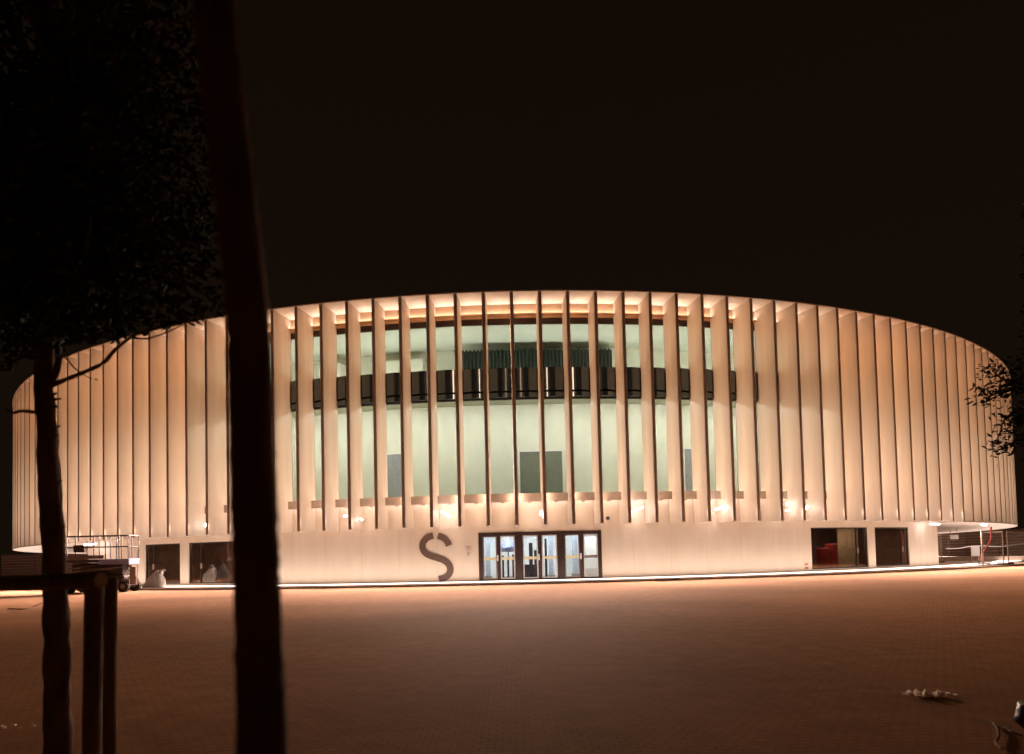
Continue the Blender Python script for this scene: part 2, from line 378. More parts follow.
# lamps in the rooms
E_IN = emit('lobby_lamp', (1, .95, .95), 41); E_IN2 = emit('gallery_lamp', (1, .96, .92), 20)
for z, r, e, l_ in ((9.95, 46.9, E_IN, .9), (10.55, 46.9, E_IN2, .9)):
    for i in range(-12, 13, 2):
        t = TH0+(i+.5)*DT; b = bmesh.new(); arc(b, r-.12, r+.12, t-l_*DT, t+l_*DT, z-.03, z+.03)
        link('room_lamp', b, e, hall)
# curtain behind the gallery
a0, a1 = on_drum(462, 360, 45.6)[0], on_drum(612, 360, 45.6)[0]
bm = bmesh.new(); prev = None; n = 260
for k in range(n+1):
    t = a0+(a1-a0)*k/n; r = 45.6+.09*sin(2*pi*k/6.5); q = (bm.verts.new(pol(r, t, 10.45)), bm.verts.new(pol(r, t, 12.78+.03*sin(2*pi*k/6.5))))
    if prev: bm.faces.new((prev[0], q[0], q[1], prev[1]))
    prev = q
tag(link('curtain', bm, m_curt, smooth=True), 'dark green pleated curtain hanging behind the upper windows', 'curtain')

# ------------------------------------------------------------------ entrance doors
ent = [(483, 497.2), (500.6, 515.2), (523.2, 538.4), (542, 557.6), (565, 580.2), (583.8, 598.4)]
ZD0, ZD1 = .13, 2.32
fr = bmesh.new()
edges = [xr(479.0)]
for a, b_ in ent: edges += [xr(a), xr(b_)]
edges.append(xr(601.8))
for k in range(0, len(edges), 2): arc(fr, RW-.14, RW+.03, edges[k], edges[k+1], .062, 2.498, .004)
for k in range(1, len(edges)-1, 2):
    arc(fr, RW-.12, RW+.025, edges[k], edges[k+1], ZD1, 2.496); arc(fr, RW-.12, RW+.025, edges[k], edges[k+1], .064, ZD0)
link('door_frame', fr, m_bronze, hall)
for k, (a, b_) in enumerate(ent):
    a, b_ = xr(a)+.00015, xr(b_)-.00015
    d = bmesh.new(); w_ = .0011
    arc(d, RW-.09, RW-.03, a, a+w_, ZD0+.002, ZD1-.002); arc(d, RW-.09, RW-.03, b_-w_, b_, ZD0+.002, ZD1-.002)
    arc(d, RW-.09, RW-.03, a+w_, b_-w_, ZD1-.06, ZD1-.002); arc(d, RW-.09, RW-.03, a+w_, b_-w_, ZD0+.002, ZD0+.07)
    do = link('door', d, m_steel if k in (0, 4) else m_white, hall)
    g = bmesh.new(); arc(g, RW-.07, RW-.055, a+w_, b_-w_, ZD0+.071, ZD1-.061); link('pane', g, m_glass, do)
    g = bmesh.new(); arc(g, RW-.05, RW-.01, a+w_*.6, b_-w_*.6, 1.10, 1.24); link('push_bar', g, m_yel if k < 5 else m_steel, do)
    if k % 2 == 0:
        g = bmesh.new(); h = b_+.0006; arc(g, RW+.03, RW+.10, h-.0006, h+.0009, 1.05, 1.35); link('handle', g, m_white, do)
# vestibule behind the doors
bm = bmesh.new()
VA, VB = D0-.03, D1+.03
arc(bm, 43.0, 43.2, VA, VB, 0, 3.3); arc(bm, 43.21, 48.1, VA-.004, VA, 0, 3.3); arc(bm, 43.21, 48.1, VB, VB+.004, 0, 3.3); arc(bm, 43.21, 48.1, VA, VB, 3.0, 3.2)
link('vestibule_wall', bm, m_white, hall)
bm = bmesh.new(); arc(bm, 43.21, 48.19, VA, VB, .01, .07); link('vestibule_floor', bm, m_apron, hall)
for k in range(5):
    t = VA+(VB-VA)*(k+.5)/5; b = bmesh.new(); arc(b, 44.4, 46.9, t-.004, t+.004, 2.93, 2.97); link('room_lamp', b, m_cool, hall)
def at_polar(name, r, t, z=0): return empty(name, pol(r, t, z), t)
# things standing in the vestibule
for px, hh in ((488, 2.6), (551, 2.9), (575, 2.7)):
    o = at_polar('pillar', 44.6, on_drum(px, 560, 44.6)[0], .07)
    b = bmesh.new(); box(b, -.13, .13, -.13, .13, 0, hh); link('shaft', b, m_lav, o, bevel=.015)
    b = bmesh.new(); box(b, -.19, .19, -.19, .19, 0, .12); link('base', b, m_steel, o, bevel=.01)
    tag(o, {488: 'grey pillar behind the leftmost glass door leaf', 551: 'grey pillar behind the fourth glass door leaf', 575: 'grey pillar behind the fifth glass door leaf'}[px], 'pillar', 'pillars inside the entrance')
o = at_polar('parasol', 45.6, on_drum(508.5, 560, 45.6)[0], .07)
b = bmesh.new(); n = 10; top = b.verts.new((0, 0, 2.25)); ring = [b.verts.new((.62*cos(2*pi*k/n), .62*sin(2*pi*k/n), 1.72-.06*(k % 2))) for k in range(n)]
for k in range(n): b.faces.new((top, ring[k], ring[(k+1) % n]))
r2 = [b.verts.new((.5*cos(2*pi*k/n), .5*sin(2*pi*k/n), 1.45)) for k in range(n)]
for k in range(n): b.faces.new((ring[k], r2[k], r2[(k+1) % n], ring[(k+1) % n]))
link('canopy', b, m_bluegrey, o); b = bmesh.new(); tube(b, [(0, 0, .1), (0, 0, 2.2)], .03); link('pole', b, m_steel, o)
b = bmesh.new(); tube(b, [(0, 0, 0), (0, 0, .1)], [.3, .24], 14); link('base', b, m_steel, o)
tag(o, 'blue grey round canopy on a pole behind the second door leaf', 'parasol')
o = at_polar('desk', 45.3, on_drum(528, 560, 45.3)[0], .07)
b = bmesh.new(); box(b, -.75, .75, -.3, .3, 0, .72); link('cabinet', b, m_mach, o, bevel=.02)
b = bmesh.new(); box(b, -.8, .8, -.35, .35, .723, .77); link('worktop', b, m_white, o, bevel=.01)
tag(o, 'low dark counter standing behind the third glass door leaf', 'counter')
o = at_polar('folding_screen', 44.9, on_drum(591, 560, 44.9)[0], .07)
b = bmesh.new(); box(b, -.6, .6, -.03, .03, .42, 2.2); link('panel', b, m_soffit, o); b = bmesh.new(); box(b, -.6, .6, -.06, .06, 0, .418); link('base', b, m_ledge, o)
tag(o, 'beige panel on a brown base behind the rightmost door leaf', 'screen')
for px, hh, ww in ((503, 1.25, .05), (508, 1.1, .05), (513, 1.3, .05), (531, 1.9, .10), (535.5, 1.5, .07), (546, 2.1, .06)):
    b = bmesh.new(); box(b, -ww, ww, -.05, .05, 0, hh); box(b, -ww-.08, ww+.08, -.12, .12, 0, .05); ob = link('barrier_post', b, m_mach)
    t = on_drum(px, 560, 46.3)[0]; ob.location = pol(46.3, t, .075); ob.rotation_euler.z = t
    tag(ob, 'thin dark post standing among others behind the glass entrance doors', 'post', 'thin posts inside the entrance')

# ------------------------------------------------------------------ shop windows
def shop(k, nm=4):
    a, b_, z0, z1 = OPEN[k]
    f = bmesh.new(); w_ = .0016
    arc(f, RW-.16, RW-.06, a, a+w_, z0+.001, z1-.001); arc(f, RW-.16, RW-.06, b_-w_, b_, z0+.001, z1-.001)
    arc(f, RW-.16, RW-.06, a+w_, b_-w_, z1-.07, z1-.001); arc(f, RW-.16, RW-.06, a+w_, b_-w_, z0+.001, z0+.07)
    m_ = a+(b_-a)*(.8 if k > 2 else .2); arc(f, RW-.15, RW-.07, m_-.0006, m_+.0006, z0+.071, z1-.071)
    fo = link('window', f, m_dark, hall)
    g = bmesh.new(); arc(g, RW-.115, RW-.10, a+w_, b_-w_, z0+.072, z1-.072); link('pane', g, m_glass2, fo)
    g = bmesh.new(); arc(g, RW-.098, RW-.03, m_+.0008, m_+.0016, 1.0, 1.3); link('handle', g, m_fence, fo)
for k in (0, 1, 3, 4): shop(k)
m_shopl = emit('shop_lamp', (1, .75, .6), 50)
for a, b_ in ((OPEN[0][0]-.01, OPEN[1][1]+.01), (OPEN[3][0]-.01, OPEN[4][1]+.01)):
    bm = bmesh.new(); arc(bm, 43.6, 43.8, a, b_, 0, 2.7); arc(bm, 43.81, 48.1, a-.004, a, 0, 2.7); arc(bm, 43.81, 48.1, b_, b_+.004, 0, 2.7); arc(bm, 43.81, 48.1, a, b_, 2.6, 2.7); arc(bm, 43.81, 48.19, a, b_, .01, .12)
    link('shop_wall', bm, m_shop, hall)
    t = (a+b_)/2; b = bmesh.new(); arc(b, 46.9, 47.05, t-.05, t+.05, 2.5, 2.55); link('room_lamp', b, m_shopl, hall)
# hanging curtains in the shop behind the right windows
for j, (p0, p1, rr, lab) in enumerate(((838, 858, 46.0, 'olive curtain hanging behind the wide right shop window'), (884, 899, 46.6, 'olive curtain hanging behind the narrow right shop window'), (152, 164, 46.3, 'olive curtain hanging behind the narrow left shop window'))):
    a0, a1 = on_drum(p0, 550, rr)[0], on_drum(p1, 550, rr)[0]
    b = bmesh.new(); prev = None
    for k in range(41):
        t = a0+(a1-a0)*k/40; r = rr+.05*sin(k*1.3); q = (b.verts.new(pol(r, t, .14)), b.verts.new(pol(r, t, 2.55)))
        if prev: b.faces.new((prev[0], q[0], q[1], prev[1]))
        prev = q
    m_ol = bpy.data.materials.get('olive_cloth') or mat('olive_cloth', (.30, .25, .15), .9, scale=5, var=.15)
    tag(link('curtain', b, m_ol, smooth=True), lab, 'curtain', 'curtains in the shop windows')
for px, hh, lab in ((823, 1.2, 'red barrel standing left of the other behind the shop glass'), (831.5, 1.45, 'taller red barrel standing right behind the shop glass')):
    b = bmesh.new(); prof = [(0, .30), (.05, .33), (hh*.3, .33), (hh*.33, .35), (hh*.36, .33), (hh*.63, .33), (hh*.66, .35), (hh*.69, .33), (hh-.04, .33), (hh, .29)]
    tube(b, [(0, 0, z) for z, _ in prof], [r for _, r in prof], 20); o = link('barrel', b, m_red, smooth=False)
    t = on_drum(px, 560, 46.6)[0]; o.location = pol(46.6, t, .125); tag(o, lab, 'barrel', 'red barrels behind the shop window')

# ------------------------------------------------------------------ lettering and small fittings on the wall
def S_strip(bm, pts, half, rr, th):
    P = [on_drum(400+x/9.42, 515+y/9.42, RW) for x, y in pts]; P = [(t*RW, z) for t, z in P]
    P = spline(P, 8); prev = None
    for i, p in enumerate(P):
        a = P[max(i-1, 0)]; b_ = P[min(i+1, len(P)-1)]; dx, dz = b_[0]-a[0], b_[1]-a[1]; l_ = math.hypot(dx, dz); nx, nz = -dz/l_, dx/l_
        q = [bm.verts.new(pol(r, (p[0]+s*nx*half)/RW, p[1]+s*nz*half)) for r, s in ((rr, -1), (rr, 1), (rr+th, 1), (rr+th, -1))]
        if prev:
            for k in range(4): bm.faces.new((prev[k], prev[(k+1)%4], q[(k+1)%4], q[k]))
        else: bm.faces.new(q)
        prev = q
    bm.faces.new(prev[::-1])
bm = bmesh.new()
S_strip(bm, [(313, 195), (262, 212), (222, 255), (213, 305), (235, 352), (285, 383), (350, 404), (415, 428), (462, 470), (475, 520), (455, 565), (415, 592), (368, 605)], .165, RW+.004, .03)
S_strip(bm, [(357, 195), (405, 212), (443, 246), (462, 288)], .165, RW+.004, .03)
bmesh.ops.recalc_face_normals(bm, faces=bm.faces)
tag(link('wall_letter', bm, m_brown), 'large brown stencil letter S on the wall left of the entrance', 'sign')

t_, z_ = on_drum(468.5, 549, RW)
o = at_polar('intercom', RW, t_, z_)
b = bmesh.new(); tube(b, [(0, -.005, 0), (0, -.06, 0)], .11, 14); link('speaker_disc', b, m_ledge, o); b = bmesh.new(); box(b, -.04, .04, -.05, -.003, -.36, -.2); link('button_plate', b, m_ledge, o)
tag(o, 'small round intercom on the wall between letter and doors', 'intercom')
t_, z_ = on_drum(607.3, 518, RW)
o = at_polar('security_camera', RW, t_, z_)
b = bmesh.new(); tube(b, [(0, -.003, 0), (0, -.05, 0)], .08, 12); link('bracket', b, m_dark, o)
b = bmesh.new(); bmesh.ops.create_icosphere(b, subdivisions=2, radius=.10); bmesh.ops.translate(b, verts=b.verts, vec=(0, -.11, -.02)); link('dome', b, m_dark, o, smooth=True)
tag(o, 'small dark dome camera on the wall above the doors', 'camera')
t_, _ = on_drum(806, 560, RW)
for k, (py, lab) in enumerate(((564.5, 'uppermost of the three small pink stickers by the window'), (568, 'middle of the three small pink stickers by the window'), (572, 'lowest of the three small pink stickers by the window'))):
    z = max(.24, on_drum(806, py, RW)[1]); b = bmesh.new(); arc(b, RW+.034, RW+.04, t_-.002, t_+.002, z-.04, z+.05); tag(link('sticker', b, m_pink), lab, 'sticker', 'pink stickers on the wall')

DOWN_W = 3300  # floods in small boxes, added per bay to brighten the forecourt
ldd = bpy.data.lights.new('added_flood', 'SPOT'); ldd.energy = DOWN_W; ldd.color = (1, .70, .54); ldd.shadow_soft_size = .05; ldd.spot_size = math.radians(54); ldd.spot_blend = .75
hb = bmesh.new(); box(hb, -.09, .09, -.06, .06, -.05, .05); hous = link('added_flood_box', hb, m_ledge, hall)
for i in range(-34, 34):
    t = TH0+(i+.5)*DT
    if not AL < t < A: continue
    h_ = hous if i == [k for k in range(-34, 34) if AL < TH0+(k+.5)*DT < A][0] else hous.copy()
    if h_ is not hous: C.objects.link(h_); h_.parent = hall
    h_.location = pol(RW+.31, t, 3.99); h_.rotation_euler.z = t
    ld2 = ldd.copy(); ld2.energy = DOWN_W*(1+1.2*(t/.6)**2); lo = bpy.data.objects.new('added_flood', ld2); C.objects.link(lo); lo.parent = h_; lo.location = (0, -.09, -.10); lo.rotation_euler = (math.radians(-(90-26.5)), 0, 0)
# wall lamps under the sill: a bracket and a lit tube, each turned its own way
LAMP_W = 60
def spot(o, loc, e, size=68, down=30):
    ld = bpy.data.lights.new('lamp_light', 'SPOT'); ld.energy = e; ld.color = (1, .70, .52); ld.shadow_soft_size = .1; ld.spot_size = math.radians(size); ld.spot_blend = .7
    lo = bpy.data.objects.new('lamp_light', ld); C.objects.link(lo); lo.parent = o; lo.location = loc; lo.rotation_euler = (math.radians(-(90-down)), 0, 0)
def wall_lamp(px, py, L_, tilt, lab):
    t, z = on_drum(px, py, RW+.75)
    o = at_polar('wall_lamp', RW+.75, t, z)
    spot(o, (0, -.16, -.10), LAMP_W*(.5+L_))
    b = bmesh.new(); tube(b, [(-L_/2*cos(tilt), 0, -L_/2*sin(tilt)), (L_/2*cos(tilt), 0, L_/2*sin(tilt))], .045, 10); link('tube', b, m_tube, o)
    b = bmesh.new(); box(b, -.02, .02, .05, .747, -.02, .02); link('bracket', b, m_white, o)
    tag(o, lab, 'wall lamp', 'lit wall lamps between the fins')
for a in ((345.5, 516, .16, .3, 'small lit lamp between fins, leftmost under the glass'), (361.5, 519.5, .10, -.5, 'tiny lit lamp between fins near the left end'),
          (445.5, 514, .55, -.6, 'lit tube lamp tilted down right above the letter'), (541, 513, .22, 1.4, 'short upright lit lamp above the entrance doors'),
          (637.5, 509.5, .60, .42, 'lit tube lamp tilted up right of the doors'), (718.5, 508.5, .45, .3, 'lit tube lamp midway between doors and right windows'),
          (787, 504, .14, 1.2, 'upper of two small lit lamps near right windows'), (787.5, 510.5, .16, .1, 'lower of two small lit lamps near right windows'),
          (807, 507.5, .2, .9, 'bright small lamp above the wide right window'), (205.5, 525, .18, 1.3, 'small lit lamp above the wide left window')):
    wall_lamp(*a)

# under the overhang at both ends: long lit tubes
def soffit_lamp(px, r, L_, lab, pw):
    t = on_drum(px, 540, r)[0]; o = at_polar('ceiling_lamp', r, t, ZB-.065)
    b = bmesh.new(); box(b, -L_/2, L_/2, -.07, .07, -.05, -.001); link('housing', b, m_white, o)
    b = bmesh.new(); tube(b, [(-L_/2+.03, 0, -.09), (L_/2-.03, 0, -.09)], .04, 10); link('tube', b, pw, o)
    spot(o, (0, -.3, -.16), 500, 100, 55)
    tag(o, lab, 'lamp', 'tube lamps under the overhang')
m_tube2 = emit('bright_tube', (1, .84, .84), 26)
soffit_lamp(935.5, 49.2, 1.15, 'bright tube lamp under the right overhang by the fence', m_tube2)
soffit_lamp(90, 49.2, 1.45, 'bright tube lamp under the left overhang above the lift', m_tube2)

# paved strip round the foot of the wall
bm = bmesh.new(); arc(bm, 42.3, 51.9, -pi, pi-.0001, -.05, .055); tag(link('pavement', bm, m_apron), 'pale concrete strip at the foot of the round hall', None, kind='structure')
g0 = on_ground(668, 579.8, .06)
o = empty('drain_grate', (g0.x, g0.y, .06), math.atan2(g0.x, -g0.y))
b = bmesh.new(); box(b, -.55, .55, -.2, .2, 0, .03); link('frame', b, m_gate, o)
b = bmesh.new()
for k in range(11): box(b, -.5+k*.095, -.46+k*.095, -.16, .16, .031, .05)
link('bars', b, m_gate, o); tag(o, 'dark iron drain grate beside the wall right of doors', 'drain grate')

# ------------------------------------------------------------------ scissor lift
gl = on_ground(103, 592)
lift = empty('scissor_lift', (gl.x, gl.y, 0), math.radians(4))
sc = (gl-CAM).dot(fw)/F_PX            # metres per pixel there
Lh = 32*sc
b = bmesh.new(); box(b, -Lh+.1, Lh-.1, -.5, .5, .28, .62); box(b, -Lh+.35, Lh-.35, -.45, .45, .622, .78); link('chassis', b, m_mach, lift, bevel=.03)
b = bmesh.new(); box(b, Lh-.42, Lh-.05, -.53, -.502, .3, .6); box(b, Lh-.98, Lh-.55, -.53, -.502, .34, .56); link('panel', b, m_steel, lift)
for sx in (-1, 1):
    for s_ in (-1, 1):
        b = bmesh.new(); tube(b, [(0, -.12, 0), (0, -.10, 0), (0, .10, 0), (0, .12, 0)], [.22, .26, .26, .22], 20); wl = link('wheel', b, m_rub, lift); wl.location = (sx*(Lh-.32), s_*.52, .26)
        b = bmesh.new(); tube(b, [(0, -.135, 0), (0, .135, 0)], .12, 12); link('rim', b, m_steel, wl)
for lev in range(3):
    z0 = .84+lev*.2
    for s_ in (-.36, .36):
        for d_ in (-1, 1):
            b = bmesh.new(); tube(b, [(-Lh+.4, s_+d_*.04, z0 if d_ < 0 else z0+.17), (Lh-.4, s_+d_*.04, z0+.17 if d_ < 0 else z0)], .04, 6); link('scissor_arm', b, m_mach if lev != 1 else m_steel, lift)
b = bmesh.new(); box(b, -2.0, .06, -.5, .5, 1.44, 1.60); link('platform', b, m_mach, lift, bevel=.01)
b = bmesh.new(); box(b, .065, 1.48, -.5, .5, 1.34, 1.60); link('platform_extension', b, m_bluegrey, lift, bevel=.01)
b = bmesh.new()
xs = [-1.98, -1.0, -.15, .10, .39, 1.01, 1.14, 1.45]
for s_ in (-.48, .48):
    for x in xs: box(b, x-.018, x+.018, s_-.018, s_+.018, 1.61, 2.72)
    for z in (2.18, 2.72): box(b, xs[0], xs[-1], s_-.022, s_+.022, z, z+.04)
for x in (xs[0], xs[-1]):
    for z in (2.18, 2.72): box(b, x-.02, x+.02, -.46, .46, z+.003, z+.043)
link('guard_rail', b, m_mach, lift)
b = bmesh.new(); box(b, -Lh+.5, -Lh+1.0, -.56, -.505, 1.95, 2.3); link('control_box', b, m_mach, lift, bevel=.02)
b = bmesh.new(); box(b, -Lh+.2, -Lh+1.9, -.54, -.505, 1.62, 1.80); link('toe_board', b, m_steel, lift)
b = bmesh.new(); box(b, -Lh+.3, Lh-.5, -.3, .3, .785, 1.43); link('lift_core', b, m_mach, lift)
b = bmesh.new(); box(b, Lh+.0, Lh+.28, -.6, -.5, .35, 1.2); box(b, Lh-.06, Lh+.33, -.62, -.48, .62, .72); link('ladder', b, m_steel, lift)
tag(lift, 'lowered scissor lift with railed platform beside the left wall', 'scissor lift')

# ------------------------------------------------------------------ sacks, posts and fence panels
def sack(name, px0, px1, pybase, h, lab, m, r=None, peak=.7, seed=1, z0=0.0):
    random.seed(seed)
    if r is None: c = on_ground((px0+px1)/2, pybase); 
    else: c = pol(r, on_drum((px0+px1)/2, 560, r)[0], z0)
    W = (px1-px0)*((c-CAM).dot(fw))/F_PX
    b = bmesh.new(); bmesh.ops.create_icosphere(b, subdivisions=4, radius=1)
    from mathutils import noise
    for v in b.verts:
        q = v.co.copy(); q.z = max(q.z, -.55)
        hx = (q.x+1)/2
        q.z = (q.z+.55)/1.55
        k = .45+.75*max(0, 1-abs(hx-peak)/.75)
        q.z *= h*k
        n = noise.noise(q*2.3+Vector((seed*7, 0, 0)))*.16+noise.noise(q*6)*.05
        s = 1-.35*(q.z/h)
        v.co = Vector((q.x*W/2*s*(1+n*.4), q.y*.42*s*(1+n), q.z*(1+n)))
    if peak > .6:
        tube(b, [(W*.27, 0, h*.86), (W*.33, 0, h*1.06), (W*.42, -.03, h*1.08), (W*.5, -.05, h*1.03)], [.16, .08, .05, .03], 8, .2)
    o = link(name, b, m, smooth=True); o.location = (c.x, c.y, z0); o.rotation_euler.z = math.atan2(c.x, -c.y)*.5
    return tag(o, lab, 'sack')
sack('sack', 141, 168, 588.3, .92, 'slumped white woven sack with raised tip by the window', m_bag, peak=.78, seed=3)
sack('covered_bundle', 204, 219, 585, .95, 'pale covered bundle behind glass, left of the pair', m_lav, r=47.5, peak=.55, seed=5, z0=.12)['group'] = 'pale bundles behind the left window'
sack('covered_bundle', 216, 230, 585, 1.0, 'pale covered bundle behind glass, right of the pair', m_lav, r=47.5, peak=.45, seed=8, z0=.12)['group'] = 'pale bundles behind the left window'

def post(px, pyb, pyt, lab, rad=.024, tilt=0, foot=True, m=m_fence):
    c = on_ground(px, pyb); d = (c-CAM).dot(fw); h = at_depth(px, pyt, d).z
    o = empty('fence_post', (c.x, c.y, 0))
    b = bmesh.new(); tube(b, [(0, 0, 0), (tilt, 0, h)], rad, 8); link('tube', b, m, o)
    if foot:
        b = bmesh.new(); box(b, -.36, .36, -.13, .13, 0, .10); box(b, -.3, .3, -.1, .1, .1, .14); link('foot_block', b, m_conc, o, bevel=.01)
    tag(o, lab, 'post', 'posts of the site fence'); return o
post(137.5, 588, 551, 'thin pale post on dark foot beside the white sack')
post(5, 576, 554, 'pale post at far left of the undercroft', .05, -.12, False); post(39, 576, 554, 'thick white post just left of the tree trunk', .10, 0, False, m_white)

def fence_panel(p0, y0, p1, y1, lab, h=2.1, tilt=0):
    a, b_ = on_ground(p0, y0), on_ground(p1, y1); a.z = b_.z = 0
    L_ = (b_-a).length; o = empty('mesh_fence', a, math.atan2((b_-a).y, (b_-a).x))
    q = bmesh.new()
    for x in (0, L_): tube(q, [(x, 0, 0), (x+tilt*h, 0, h)], .035, 8)
    for z in (.18, h-.02): tube(q, [(tilt*z, 0, z), (L_+tilt*z, 0, z)], .028, 8)
    link('frame', q, m_fence, o)
    q = bmesh.new(); n = int(L_/.16)
    for k in range(1, n): x = L_*k/n; box(q, x-.004, x+.004, -.004, .004, .19, h-.03)
    for k in range(1, 8): z = .18+(h-.2)*k/8; box(q, .03, L_-.03, -.0115, -.0045, z-.004, z+.004)
    link('mesh', q, m_fence, o)
    q = bmesh.new()
    for x in (0, L_): box(q, x-.35, x+.35, -.13, .13, 0, .13)
    link('foot_block', q, m_conc, o, bevel=.012)
    return tag(o, lab, 'fence', 'mesh fences under the right overhang')
fence_panel(925, 565.5, 942, 563, 'mesh fence panel leaning at the corner of the hall')
fence_panel(984, 565, 1004, 565.2, 'mesh fence panel with dark foot left of the last one')
fence_panel(1009, 565, 1045, 563, 'rightmost mesh fence panel running out of the frame', tilt=-.04)
post(949, 559, 535, 'thin post right beside the hall corner', .04, 0, False); post(983, 567, 530, 'pale post with the pink hose beside it', .04, 0, False)

# pink hose hanging from the overhang
c = on_ground(982, 566); d = (c-CAM).dot(fw)-.6
b = bmesh.new(); tube(b, [at_depth(x, y, d) for x, y in spline([(991, 527), (991, 538), (988, 545), (984, 551), (981.5, 556), (982, 561)], 5)], .05, 8)
tag(link('hose', b, m_pink, smooth=True), 'pink red hose hanging from the right overhang', 'hose')
# barrier tape
b = bmesh.new(); pts = [at_depth(x, y, 44+(x-948)*.02) for x, y in spline([(946, 548.5), (958, 548.3), (970, 546.5), (984, 545.8), (1000, 546.5), (1024, 543.5)], 6)]; prev = None
for p in pts:
    q = (b.verts.new(p+Vector((0, 0, -.035))), b.verts.new(p+Vector((0, 0, .035))))
    if prev: b.faces.new((prev[0], q[0], q[1], prev[1]))
    prev = q
tag(link('barrier_tape', b, m_white), 'pale barrier tape strung between the fence posts', 'tape')
def board(name, x0, x1, y0, y1, d, m, lab, cat, legs=False):
    p = at_depth((x0+x1)/2, (y0+y1)/2, d); W = (x1-x0)*d/F_PX; H = (y1-y0)*d/F_PX
    o = empty(name, (p.x, p.y, p.z)); b = bmesh.new(); box(b, -W/2, W/2, -.02, .02, -H/2, H/2); link('panel', b, m, o, bevel=.01)
    b = bmesh.new()
    if legs:
        for s_ in (-1, 1): box(b, s_*W*.4-.03, s_*W*.4+.03, .022, .08, -p.z, H/2-.05)
    else:
        for s_ in (-1, 1): box(b, s_*W*.4-.02, s_*W*.4+.02, .022, .05, -H/2, H/2+.5)
    link('bracket', b, m_fence, o); tag(o, lab, cat)
board('notice_board', 950, 958.5, 535, 539.2, 47, m_white, 'small white notice hanging on the fence by the corner', 'sign')
board('info_panel', 971, 979.5, 545.5, 556, 46, m_white, 'white upright panel standing behind the barrier tape', 'panel', True)

# low white wall and dark hoarding beyond the undercroft
def strip_wall(name, p, q, z1, th, m, lab, cat, ribs=False):
    a, b_ = Vector((*p, 0)), Vector((*q, 0)); L_ = (b_-a).length
    o = empty(name, a, math.atan2((b_-a).y, (b_-a).x)); b = bmesh.new(); box(b, 0, L_, -th/2, th/2, 0, z1)
    link('panel', b, m, o)
    b = bmesh.new()
    if ribs:
        for k in range(int(z1/.35)): box(b, .01, L_-.01, -th/2-.05, -th/2-.003, .12+k*.35, .24+k*.35)
        link('rail', b, m_ledge, o); b = bmesh.new()
        n = int(L_/3)
        for k in range(n+1): box(b, L_*k/n-.05, L_*k/n+.05, -th/2-.16, -th/2-.055, 0, z1+.06)
        link('post', b, m_hoard, o)
    else:
        box(b, -.02, L_+.02, -th/2-.03, th/2+.03, z1+.002, z1+.06); link('coping', b, m_apron, o)
    tag(o, lab, cat)
a_, b_ = on_ground(939, 561.5), on_ground(1060, 561)
strip_wall('low_wall', (a_.x, a_.y), (b_.x, b_.y), .33, .25, m_apron, 'low pale kerb wall behind the fence on the right', 'wall')
a_, b_ = at_depth(905, 540, 82), at_depth(1100, 540, 74)
strip_wall('hoarding', (a_.x, a_.y), (b_.x, b_.y), 3.1, .1, m_hoard, 'dark ribbed hoarding seen under the right overhang', 'hoarding', True)
a_, b_ = at_depth(2, 566, 80), at_depth(160, 566, 86)
strip_wall('hoarding', (a_.x, a_.y), (b_.x, b_.y), 2.95, .1, m_hoard, 'dark ribbed hoarding seen under the left overhang', 'hoarding', True)
# tube added further inside the right undercroft to light up the hoarding
soffit_lamp(985, 49.3, 1.2, 'added tube lighting the hoarding under the right overhang', emit('added_tube_glow', (1, .8, .75), 30))

# ------------------------------------------------------------------ trees
def trunk_path(pts, d): return [at_depth(x, y, d) for x, y in pts]
def leaf(b, p, s, rnd):
    a = Vector((rnd.gauss(0, 1), rnd.gauss(0, 1), rnd.gauss(0, .7))).normalized(); c = a.cross(Vector((rnd.gauss(0, 1), rnd.gauss(0, 1), rnd.gauss(0, 1)))).normalized()
    n = a.cross(c)*s*.12
    q = [b.verts.new(p+v) for v in (-a*s, -a*s*.2+c*s*.34+n, a*s*.5+c*s*.24+n, a*s*1.1-n, a*s*.5-c*s*.24+n, -a*s*.2-c*s*.34+n)]
    b.faces.new(q)
def crown(b, br, c, rad, nclump, nleaf, size, keep, rnd, root=None):
    for i in range(nclump):
        while True:
            v = Vector((rnd.uniform(-1, 1), rnd.uniform(-1, 1), rnd.uniform(-1, 1)))
            if .15 < v.length < 1: break
        p = c+Vector((v.x*rad[0], v.y*rad[1], v.z*rad[2]))
        if not keep(p): continue
        if root is not None and i % 2 == 0:
            mid = root.lerp(p, .55)+Vector((rnd.uniform(-.1, .1), rnd.uniform(-.1, .1), rnd.uniform(.0, .15)))
            tube(br, [root, mid, p], [.018, .009, .004], 6)
        for k in range(nleaf):
            q = p+Vector((rnd.gauss(0, 1), rnd.gauss(0, 1), rnd.gauss(0, 1)))*rad[0]*.13
            if keep(q): leaf(b, q, size*rnd.uniform(.6, 1.2), rnd)
def px_of(p):
    v = p-CAM; d = v.dot(fw); return 512+F_PX*v.dot(rt)/d, 377+SHIFT-F_PX*v.dot(up)/d

